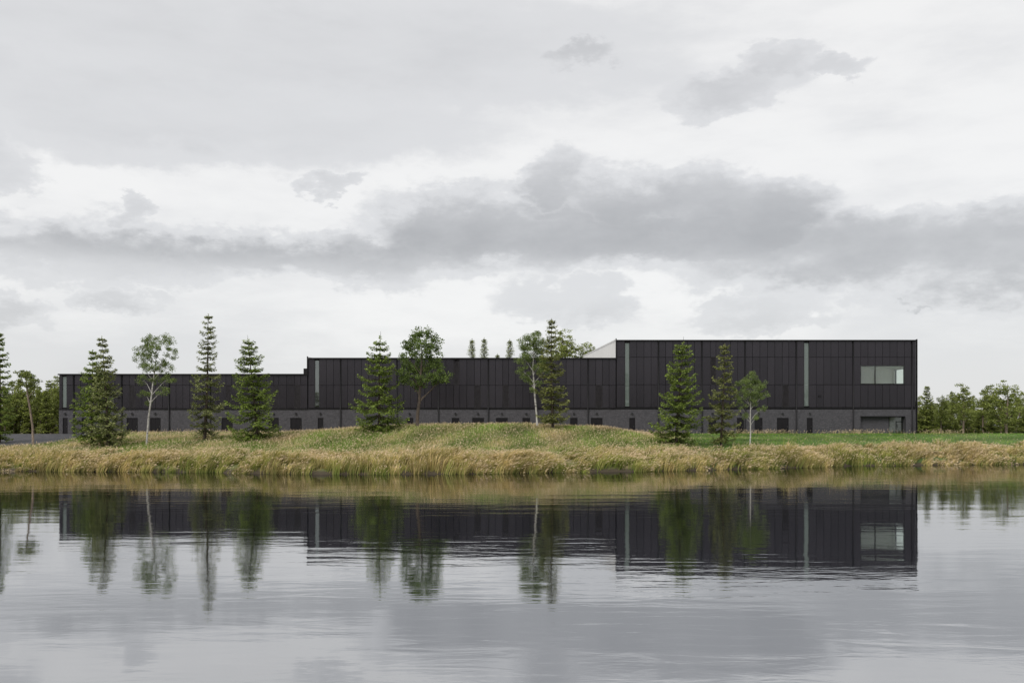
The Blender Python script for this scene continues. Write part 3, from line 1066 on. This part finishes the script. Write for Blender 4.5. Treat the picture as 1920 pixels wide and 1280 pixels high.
spruce_at(172, 655, 107.5, 44, 11, 'dark green spruce with wide lower tiers behind the grey green spruce', col=DARK, tiers=0.72, per=11, gaps=0.08)
spruce_at(203, 630, 104.5, 35, 12, 'grey green spruce overlapping a darker spruce near the asphalt yard', apex=189, col=GREY, tiers=0.68, per=11, gaps=0.1, droop=0.45, shape=0.72)
spruce_at(383, 588, 110, 31, 13, 'tallest narrow spruce with open grey green tiers beside a leaning birch', apex=391, col=GREY, tiers=0.72, per=10, gaps=0.24, droop=0.5, shape=0.62, clear=0.10)
spruce_at(483, 628, 108, 55, 14, 'bright green tiered spruce in front of double doors of the low block', apex=466, col=DARK, tiers=0.76, per=11, gaps=0.10, shape=0.78, spire=0.05, clear=0.075)
spruce_at(711, 621, 109, 52, 15, 'bright green tiered spruce on the mound slope beside a broadleaf tree', apex=715, col=DARK, tiers=0.76, per=11, gaps=0.08, shape=0.82, spire=0.055, clear=0.075)
spruce_at(1037, 596, 110, 30, 16, 'tall ragged spruce on the mound touching the big birch', apex=1034, col=OLIVE, tiers=0.72, per=10, gaps=0.2, droop=0.45, shape=0.60, clear=0.10)
spruce_at(1268, 631, 106, 47, 17, 'wide bright green spruce at the foot of the mound before the tall block', apex=1280, col=DARK, tiers=0.76, per=11, gaps=0.06, shape=0.72, spire=0.05, clear=0.065)
spruce_at(1352, 644, 109, 30, 18, 'narrow olive spruce on the lawn beside the small birch', apex=1357, col=OLIVE, tiers=0.72, per=10, gaps=0.22, droop=0.45, shape=0.60, clear=0.09)
spruce_at(-2, 620, 112, 24, 19, 'tall spruce at the yard edge beside the bare trunked pine', col=DARK, tiers=0.72, per=10, gaps=0.15, shape=0.6, clear=0.06)

# broadleaf trees: lobes given as (px, py, rx px, ry px) on the tree's own plane, depth from a random spread
def broad_at(name, px, y, trunk_px, rad, lobes_px, seed, label, col, bark, **kw):
    x = px_x(px, y)
    z0 = float(ground(x, y))
    k = y / F
    rs = np.random.RandomState(seed)

    def loc(p, q):
        return ((p - px) * k, CAMZ + (HOR - q) * k - z0)
    trunk = []
    for i, (p, q) in enumerate(trunk_px):
        lx, lz = loc(p, q)
        trunk.append((lx, 0.15 * math.sin(i * 1.3 + seed), lz))
    trunk[0] = (0, 0, -0.3)
    lobes = []
    for (p, q, a, b) in lobes_px:
        lx, lz = loc(p, q)
        lobes.append((lx, rs.uniform(-0.5, 0.5) * (a * k) * 1.1, lz, a * k, a * k, b * k))
    ms = broadleaf_meshes(seed, trunk, rad, lobes, col, bark, **kw)
    return plant_tree(name, ms, x, y, label)


broad_at('birch_tree', 274, 107, [(274, 818), (279, 780), (284, 750), (287, 715), (291, 685), (292, 655), (293, 640)], [.105, .095, .085, .07, .05, .035, .02],
         [(290, 645, 24, 16), (312, 640, 14, 12), (318, 662, 12, 16), (262, 668, 13, 12), (283, 668, 16, 14), (302, 684, 14, 12), (268, 652, 13, 10), (265, 710, 13, 9), (316, 710, 14, 10), (271, 738, 11, 8), (306, 734, 10, 10), (279, 754, 6, 4), (284, 690, 17, 11), (269, 688, 12, 9), (311, 690, 13, 10), (290, 712, 13, 9)],
         21, 'leaning birch with airy crown and white trunk before double doors', BIRCH, 'birchbark', nclump=205, per=60, clump=0.36, leaf=0.115)
broad_at('birch_tree', 1008, 112, [(1008, 806), (1006, 775), (1003, 745), (1001, 715), (999, 690), (1001, 665), (1000, 640)], [.125, .11, .10, .09, .07, .045, .02],
         [(999, 632, 18, 12), (985, 645, 17, 14), (1015, 650, 17, 16), (998, 660, 22, 18), (980, 672, 13, 14), (1022, 675, 11, 14), (983, 698, 13, 14), (1008, 690, 12, 12), (1020, 697, 10, 8), (989, 715, 9, 8), (1008, 718, 8, 6), (998, 730, 5, 4)],
         22, 'birch with white forked trunk and full crown on the mound top', BIRCH, 'birchbark', nclump=225, per=62, clump=0.37, leaf=0.115)
broad_at('birch_tree', 1406, 110, [(1406, 838), (1407, 810), (1407, 785), (1408, 762), (1407, 745), (1407, 725)], [.08, .07, .062, .055, .04, .02],
         [(1410, 708, 16, 10), (1395, 720, 14, 11), (1424, 722, 13, 12), (1408, 732, 18, 12), (1390, 742, 12, 10), (1428, 742, 11, 9), (1388, 760, 9, 8), (1412, 752, 10, 8), (1428, 766, 9, 5), (1395, 778, 7, 5), (1420, 783, 7, 5), (1380, 732, 6, 5), (1438, 738, 6, 6)],
         23, 'small young birch with thin pale trunk on the lawn', BIRCH, 'birchbark', nclump=170, per=60, clump=0.33, leaf=0.105)
broad_at('broadleaf_tree', 782, 111, [(782, 800), (783, 775), (786, 752), (787, 732), (789, 705), (791, 675), (790, 640)], [.21, .18, .165, .15, .11, .07, .025],
         [(788, 622, 20, 12), (768, 645, 18, 14), (812, 640, 17, 16), (790, 655, 24, 18), (764, 668, 15, 14), (815, 668, 16, 14), (788, 685, 26, 14), (762, 695, 14, 14), (818, 692, 13, 12), (775, 712, 22, 11), (806, 708, 16, 11), (832, 707, 13, 11), (822, 716, 12, 6), (788, 722, 11, 6), (756, 708, 9, 10)],
         24, 'full dark green broadleaf tree with brown trunk on the mound', LEAF, 'bark', nclump=215, per=52, clump=0.42, leaf=0.18)
PINE = ((0.045, 0.060, 0.016), (0.125, 0.140, 0.040))
broad_at('pine_tree', 62, 106, [(62, 830), (60, 800), (56, 770), (53, 745), (51, 725), (49, 705)], [.13, .12, .105, .09, .07, .03],
         [(42, 700, 15, 7), (55, 706, 12, 7), (35, 713, 9, 6), (62, 715, 12, 6), (50, 722, 14, 6), (68, 727, 8, 5)],
         25, 'slender pine with bare leaning trunk and flat crown at the yard edge', PINE, 'pinebark', nclump=62, per=46, clump=0.32, leaf=0.15, flat=0.4, m='needle')


# ---- woodland: a few tree shapes, copied; each copy is a tree of its own
def pine_shape(seed, H, spread, clear=0.35, dens=1.0, clump=0.5, leaf=0.22):
    rs = np.random.RandomState(seed)
    lean = rs.normal(0, 0.04) * H
    tr = [(lean * t * t + 0.1 * math.sin(5 * t + seed), 0.08 * math.sin(4 * t), t * H * 0.97 - (0.3 if t == 0 else 0)) for t in np.linspace(0, 1, 8)]
    rad = [0.022 * H * (1 - 0.9 * t) for t in np.linspace(0, 1, 8)]
    lobes = []
    n = 15
    for i in range(n):
        f = clear + (1 - clear) * (i + rs.uniform(0, 0.6)) / n
        w = spread * math.sin(min(1, (1.06 - f) / (1 - clear) * 1.1) * 1.5) ** 0.8
        az = rs.uniform(0, 6.28)
        r = w * rs.uniform(0.25, 0.85)
        a_ = w * rs.uniform(0.35, 0.6) + 0.3
        lobes.append((lean * f * f + r * math.cos(az), r * math.sin(az), f * H, a_, a_, 0.045 * H + 0.12))
    return broadleaf_meshes(seed, tr, rad, lobes, WOODS, 'pinebark', nclump=int(120 * dens), per=34, clump=clump, leaf=leaf, flat=0.55, hang=0.0, m='needle')


def round_shape(seed, H, spread):
    rs = np.random.RandomState(seed)
    tr = [(0.2 * math.sin(3 * t + seed), 0.1 * math.sin(4 * t), t * H * 0.9 - (0.3 if t == 0 else 0)) for t in np.linspace(0, 1, 7)]
    rad = [0.02 * H * (1 - 0.9 * t) for t in np.linspace(0, 1, 7)]
    lobes = []
    for i in range(13):
        f = 0.34 + 0.58 * (i / 12)
        w = spread * math.sin((1.05 - f) / 0.7 * 2.2) ** 0.7 if f > 0.4 else spread * 0.8
        az = rs.uniform(0, 6.28)
        r = w * rs.uniform(0.2, 0.7)
        lobes.append((r * math.cos(az), r * math.sin(az), f * H, w * 0.55 + 0.2, w * 0.55 + 0.2, 0.09 * H))
    return broadleaf_meshes(seed, tr, rad, lobes, WOODS, 'bark', nclump=120, per=34, clump=0.5, leaf=0.22)


SHAPES = {
    'spruce_far': spruce_meshes(38, 9.0, 1.7, WOODS, tiers=0.24, per=8, leaf=0.10, clear=0.5, gaps=0.15, shape=1.0, droop=0.4, tipr=0.02),
    'pine_far': pine_shape(39, 9.0, 1.7, 0.55, 2.2, 0.26, 0.11), 'pine_far_round': pine_shape(40, 9.0, 1.9, 0.6, 2.4, 0.28, 0.11),
    'pine_a': pine_shape(31, 9.0, 2.3, 0.30), 'pine_b': pine_shape(32, 9.0, 1.9, 0.42), 'pine_c': pine_shape(33, 9.0, 2.6, 0.22, 1.15),
    'pine_d': pine_shape(34, 9.0, 2.1, 0.12, 1.2), 'round': round_shape(35, 9.0, 2.2),
    'spruce_a': spruce_meshes(36, 9.0, 2.0, WOODS, tiers=0.5, per=7, leaf=0.26), 'spruce_b': spruce_meshes(37, 9.0, 1.6, WOODS, tiers=0.5, per=7, leaf=0.26, gaps=0.2, shape=0.65, droop=0.45),
}
NAMES = {'spruce_far': 'spruce_tree', 'pine_far': 'pine_tree', 'pine_far_round': 'pine_tree', 'pine_a': 'pine_tree', 'pine_b': 'pine_tree', 'pine_c': 'pine_tree', 'pine_d': 'pine_tree', 'round': 'broadleaf_tree', 'spruce_a': 'spruce_tree', 'spruce_b': 'spruce_tree'}


def wood(px, top, y, shape, label, group, wide=1.0, rz=None):
    x = px_x(px, y)
    s = height_to(top, x, y) / 9.0
    rs = np.random.RandomState(int(abs(px) * 7 + y * 3) % 9999)
    return plant_tree(NAMES[shape], SHAPES[shape], x, y, label, group=group, rz=rs.uniform(0, 6.28) if rz is None else rz, s=(s * wide, s * wide, s))


KIND = {'pine_d': 'bushy pine branched to the ground', 'spruce_a': 'broad pointed spruce', 'pine_c': 'wide crowned pine', 'spruce_b': 'narrow drooping spruce', 'round': 'rounded broadleaf tree'}
GW = 'trees in the wood by the tall end of the building'
for px, top, y, sh, wd, lab in [
    (1738, 724, 168, 'spruce_a', 1.1, 'pointed spruce nearest the tall corner of the building'),
    (1724, 742, 172, 'pine_d', 1.0, 'bushy tree half hidden by the tall corner of the building'),
    (1766, 742, 160, 'round', 1.0, 'rounded tree with pale forked trunk at the lawn edge'),
    (1806, 720, 164, 'pine_a', 1.05, 'tall pine with open rounded crown and gaps showing sky'),
    (1844, 731, 170, 'pine_b', 1.0, 'slim pine with sparse crown beside the broadest pine'),
    (1888, 716, 162, 'pine_c', 1.3, 'broadest and tallest pine at the lawn edge with bare reddish trunk'),
    (1922, 735, 166, 'pine_d', 1.1, 'dense pine growing against the broadest pine, branched low down'),
]:
    wood(px, top, y, sh, lab, GW, wd)
rs = np.random.RandomState(77)
for i in range(34):      # the trees that fill the wood behind the edge trees
    px = 1705 + i * 9.2 + rs.uniform(-4, 4)
    y = rs.uniform(172, 205)
    wood(px, 757 + rs.uniform(-14, 14), y, ['pine_d', 'spruce_a', 'pine_c', 'spruce_b', 'round'][i % 5], KIND[['pine_d', 'spruce_a', 'pine_c', 'spruce_b', 'round'][i % 5]] + ' filling the wood behind the lawn edge trees', 'fill trees of the wood beyond the lawn', 1.25)
for i in range(24):      # low growth under them
    wood(1716 + i * 11 + rs.uniform(-5, 5), 783 + rs.uniform(-12, 8), rs.uniform(167, 182), ['pine_d', 'spruce_a'][i % 2], ['low bushy young pine under the trees beyond the lawn', 'low young spruce under the trees beyond the lawn'][i % 2], 'young trees under the wood beyond the lawn', 1.9)
for px, top in ((1855, 722), (1783, 735), (1826, 742), (1905, 728), (1960, 730), (1990, 725), (2030, 735)):
    wood(px, top, 188, 'pine_b', 'thin pine rising from the middle of the wood beyond the lawn', 'thin pines in the wood beyond the lawn', 1.0)

for px, top, y, sh, wd, lab in [
    (25, 715, 158, 'pine_b', 1.0, 'sparse tall pine showing above the wood west of the building'),
    (92, 712, 182, 'spruce_b', 0.9, 'pale ragged spruce top above the wood west of the building'),
    (109, 706, 186, 'pine_b', 0.8, 'thin tree top touching the low corner of the building'),
]:
    wood(px, top, y, sh, lab, 'tall trees of the wood by the yard', wd)
for i in range(36):
    px = -75 + i * 5.6 + rs.uniform(-4, 4)
    y = rs.uniform(139, 150) if i % 2 else rs.uniform(152, 172)
    if px_x(px, y) > fx(110) - 2.0 and y < 200:
        px = 106
        y = rs.uniform(170, 190)
    wood(px, 733 + rs.uniform(-10, 16), y, ['pine_d', 'pine_c', 'spruce_a', 'round', 'pine_d', 'spruce_b'][i % 6], KIND[['pine_d', 'pine_c', 'spruce_a', 'round', 'pine_d', 'spruce_b'][i % 6]] + ' in the dense wood beside the asphalt yard', 'trees of the dense wood by the yard', 1.15)

for px, top, sh, lab in [(885, 634, 'spruce_far', 'one of two pointed spruce tops close together over the middle roof'),
                         (908, 632, 'spruce_far', 'one of two pointed spruce tops close together over the middle roof'),
                         (956, 635, 'spruce_far', 'pointed spruce top over the roof next to the big birch'),
                         (933, 662, 'spruce_far', 'lowest spruce tip peeping over the middle roof'),
                         (1050, 622, 'pine_far', 'open dark pine crown behind the tall ragged spruce'),
                         (1094, 646, 'pine_far_round', 'round green pine crown over the roof at the white side wall')]:
    wood(px, top, 228, sh, lab, 'pair of spruce tops over the middle roof' if lab.startswith('one of') else None, 1.0)
rs = np.random.RandomState(5)
for i in range(44):
    y = -34 - (i % 3) * 7 + rs.uniform(-2, 2)
    sc = rs.uniform(13, 19) / 9.0
    sh = ['pine_d', 'spruce_a', 'pine_c', 'spruce_b', 'round'][i % 5]
    plant_tree(NAMES[sh], SHAPES[sh], -150 + i * 7 + rs.uniform(-2, 2), y, KIND[sh] + ' of the wood on the opposite shore facing the building', group='trees on the opposite shore', rz=rs.uniform(0, 6.28), s=(sc * 1.1, sc * 1.1, sc))
for o in bpy.data.objects:
    if o.get('group') is None and 'group' in o.keys():
        del o['group']

# ------------------------------------------------------------------ grass
def blades(n, x, y, h, lean_x, lean_y, w, base, tip, rs, name, head=0.0, head_col=None, zoff=-0.03):
    """curved tapering blades (5 vertices each), some with a seed head"""
    z = ground(x, y) + zoff
    L = np.stack([lean_x, lean_y], -1)
    P0 = np.stack([x, y, z], -1)
    az = rs.uniform(0, math.pi, n)
    side = np.stack([np.cos(az), np.sin(az) * 0.5, np.zeros(n)], -1) * w[:, None]
    m1 = P0.copy()
    m1[:, :2] += L * 0.32 * h[:, None]
    m1[:, 2] += h * 0.62
    tp = P0.copy()
    tp[:, :2] += L * h[:, None]
    tp[:, 2] += h * (1.0 - 0.25 * np.clip(np.hypot(lean_x, lean_y), 0, 1.4))
    V = np.stack([P0 - side, P0 + side, m1 - side * 0.8, m1 + side * 0.8, tp], 1)
    midc = base * 0.45 + tip * 0.55
    Cc = np.stack([base, base, midc, midc, tip], 1)
    k = np.arange(n)[:, None] * 5
    q = k + np.array([0, 1, 3, 2])
    t = k + np.array([2, 3, 4])
    V = V.reshape(-1, 3)
    Cc = Cc.reshape(-1, 3)
    if head > 0:
        idx = np.where(rs.rand(n) < head)[0]
        d = norm(tp[idx] - m1[idx] + rs.normal(0, 0.04, (len(idx), 3)))
        ln = rs.uniform(0.15, 0.32, len(idx))[:, None]
        wv_ = norm(np.cross(d, rs.normal(0, 1, (len(idx), 3)))) * rs.uniform(0.014, 0.028, (len(idx), 1))
        s = tp[idx] - d * ln * 0.4
        HV = np.stack([s, s + d * ln * 0.5 + wv_, s + d * ln, s + d * ln * 0.5 - wv_], 1).reshape(-1, 3)
        b0 = len(V)
        V = np.concatenate([V, HV])
        hc = head_col * rs.uniform(0.8, 1.2, (len(idx), 1))
        Cc = np.concatenate([Cc, np.repeat(hc, 4, 0)])
        q = np.concatenate([q, b0 + np.arange(len(idx) * 4).reshape(-1, 4)])
    me = mesh_np(name, V, q, t, tint=Cc)
    me.materials.append(M['grass'])
    return me


STRAW = np.array([0.54, 0.375, 0.15])
PALE = np.array([0.68, 0.52, 0.375])
OLV = np.array([0.19, 0.19, 0.042])
GRN = np.array([0.12, 0.172, 0.034])
LAWN = np.array([0.105, 0.190, 0.028])


def tussocks(nc, per, depth0, depth1, xr, hmin, hmax, seed, name, label, head, wind=0.34, greenness=0.0, width=0.016, spread=0.22):
    rs = np.random.RandomState(seed)
    cx = rs.uniform(xr[0], xr[1], nc)
    u = rs.uniform(0, 1, nc)
    cy = shore(cx) + depth0 + (depth1 - depth0) * u
    patch = wav(cx, cy, 0.45, seed + 1) * 0.5 + 0.5 * wav(cx, cy, 1.3, seed + 2)
    keep = rs.rand(nc) < 0.68 + 0.5 * patch
    cx, cy, u, patch = cx[keep], cy[keep], u[keep], patch[keep]
    nc = len(cx)
    ch = rs.uniform(hmin, hmax, nc) * (0.82 + 0.38 * wav(cx, cy, 0.55, seed + 5))
    cg = np.clip(0.28 + greenness + 0.45 * wav(cx, cy, 0.35, seed + 7) + rs.normal(0, 0.22, nc), 0, 1)
    cv = rs.uniform(0.62, 1.5, nc)
    cl = rs.normal(0, 0.18, nc)
    cw = wind * (0.8 + 0.6 * wav(cx, cy, 0.25, seed + 9))
    i = np.repeat(np.arange(nc), per)
    n = len(i)
    r = np.abs(rs.normal(0, spread, n))
    a_ = rs.uniform(0, 6.283, n)
    x = cx[i] + r * np.cos(a_)
    y = cy[i] + r * np.sin(a_)
    h = ch[i] * rs.uniform(0.6, 1.12, n)
    lx = cw[i] + cl[i] + 0.30 * np.cos(a_) * rs.uniform(0.3, 1, n) + rs.normal(0, 0.09, n)
    ly = -0.06 + 0.5 * np.sin(a_) * rs.uniform(0.2, 1, n)
    g = np.clip(cg[i] + rs.normal(0, 0.2, n), 0, 1)[:, None]
    v = (rs.uniform(0.75, 1.25, n) * cv[i])[:, None]
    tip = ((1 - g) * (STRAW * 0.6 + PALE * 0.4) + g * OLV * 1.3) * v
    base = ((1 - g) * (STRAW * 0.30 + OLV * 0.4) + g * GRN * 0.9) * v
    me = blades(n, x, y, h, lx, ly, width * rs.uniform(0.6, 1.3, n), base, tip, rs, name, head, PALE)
    link(bpy.data.objects.new(name, me), kind='stuff', label=label, category='grass')


XW = (-62, 66)
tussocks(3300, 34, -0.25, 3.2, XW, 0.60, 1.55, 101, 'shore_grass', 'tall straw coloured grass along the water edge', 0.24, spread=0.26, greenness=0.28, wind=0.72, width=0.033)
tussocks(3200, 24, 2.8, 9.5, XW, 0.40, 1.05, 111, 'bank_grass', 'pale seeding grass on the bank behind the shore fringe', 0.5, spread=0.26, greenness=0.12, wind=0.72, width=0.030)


def field(n, seed, name, label, xr, yr, hr, mask, mixer, w, head, wind=0.2, gcol=GRN):
    rs = np.random.RandomState(seed)
    x = rs.uniform(xr[0], xr[1], n)
    y = rs.uniform(yr[0], yr[1], n)
    k = mask(x, y, rs)
    x, y = x[k], y[k]
    n = len(x)
    h = rs.uniform(hr[0], hr[1], n)
    g = mixer(x, y, rs)[:, None]
    v = (rs.uniform(0.7, 1.3, n) * (1 + 0.28 * wav(x, y, 0.8, seed + 3)))[:, None]
    tip = ((1 - g) * PALE * 0.9 + g * gcol * 1.5) * v
    base = ((1 - g) * (STRAW * 0.6 + OLV * 0.3) + g * gcol * 1.1) * v
    a_ = rs.uniform(0, 6.283, n)
    me = blades(n, x, y, h, wind + 0.45 * np.cos(a_), 0.45 * np.sin(a_), w * rs.uniform(0.6, 1.4, n), base, tip, rs, name, head, PALE)
    link(bpy.data.objects.new(name, me), kind='stuff', label=label, category='grass')


def meadow_mask(x, y, rs):
    s = y - shore(x)
    road = (x < -51) & (y > 106)
    return (s > 5) & ~road & (x + 2.5 * wav(x, y, 0.3, 5) + rs.normal(0, 1.5, len(x)) < 17.5) & (y < 131.5)


field(200000, 201, 'meadow_grass', 'mixed green and straw meadow grass over the mound', (-58, 22), (86, 131.5), (0.22, 0.50), meadow_mask,
      lambda x, y, rs: np.clip(0.86 + 0.42 * wav(x, y, 0.3, 61) + 0.40 * wav(x * 0.6, y, 1.3, 62) - 0.25 * (y > 112) + rs.normal(0, 0.22, len(x)), 0, 1), 0.021, 0.2)


def lawn_mask(x, y, rs):
    s = y - shore(x)
    return (s > 4) & (x + 2.5 * wav(x, y, 0.3, 5) + rs.normal(0, 1.5, len(x)) > 16.5) & (y < 132.7)


field(120000, 202, 'lawn_grass', 'short bright green lawn grass before the tall block', (13, 75), (92, 132.7), (0.10, 0.24), lawn_mask,
      lambda x, y, rs: np.clip(0.94 + 0.16 * wav(x, y, 0.4, 63) + 0.10 * wav(x, y, 1.7, 65) + rs.normal(0, 0.10, len(x)), 0, 1), 0.018, 0.02, gcol=LAWN)
# straggling seed stalks along the foot of the wall and on the mound crest
field(7000, 203, 'wall_foot_grass', 'thin pinkish seeding stalks along the foot of the wall', (-50, 62), (128.5, 132.6), (0.3, 0.75),
      lambda x, y, rs: rs.rand(len(x)) < np.clip(0.35 + 0.5 * wav(x, y, 0.5, 64), 0.05, 1), lambda x, y, rs: np.clip(rs.normal(0.25, 0.25, len(x)), 0, 1), 0.014, 0.8)
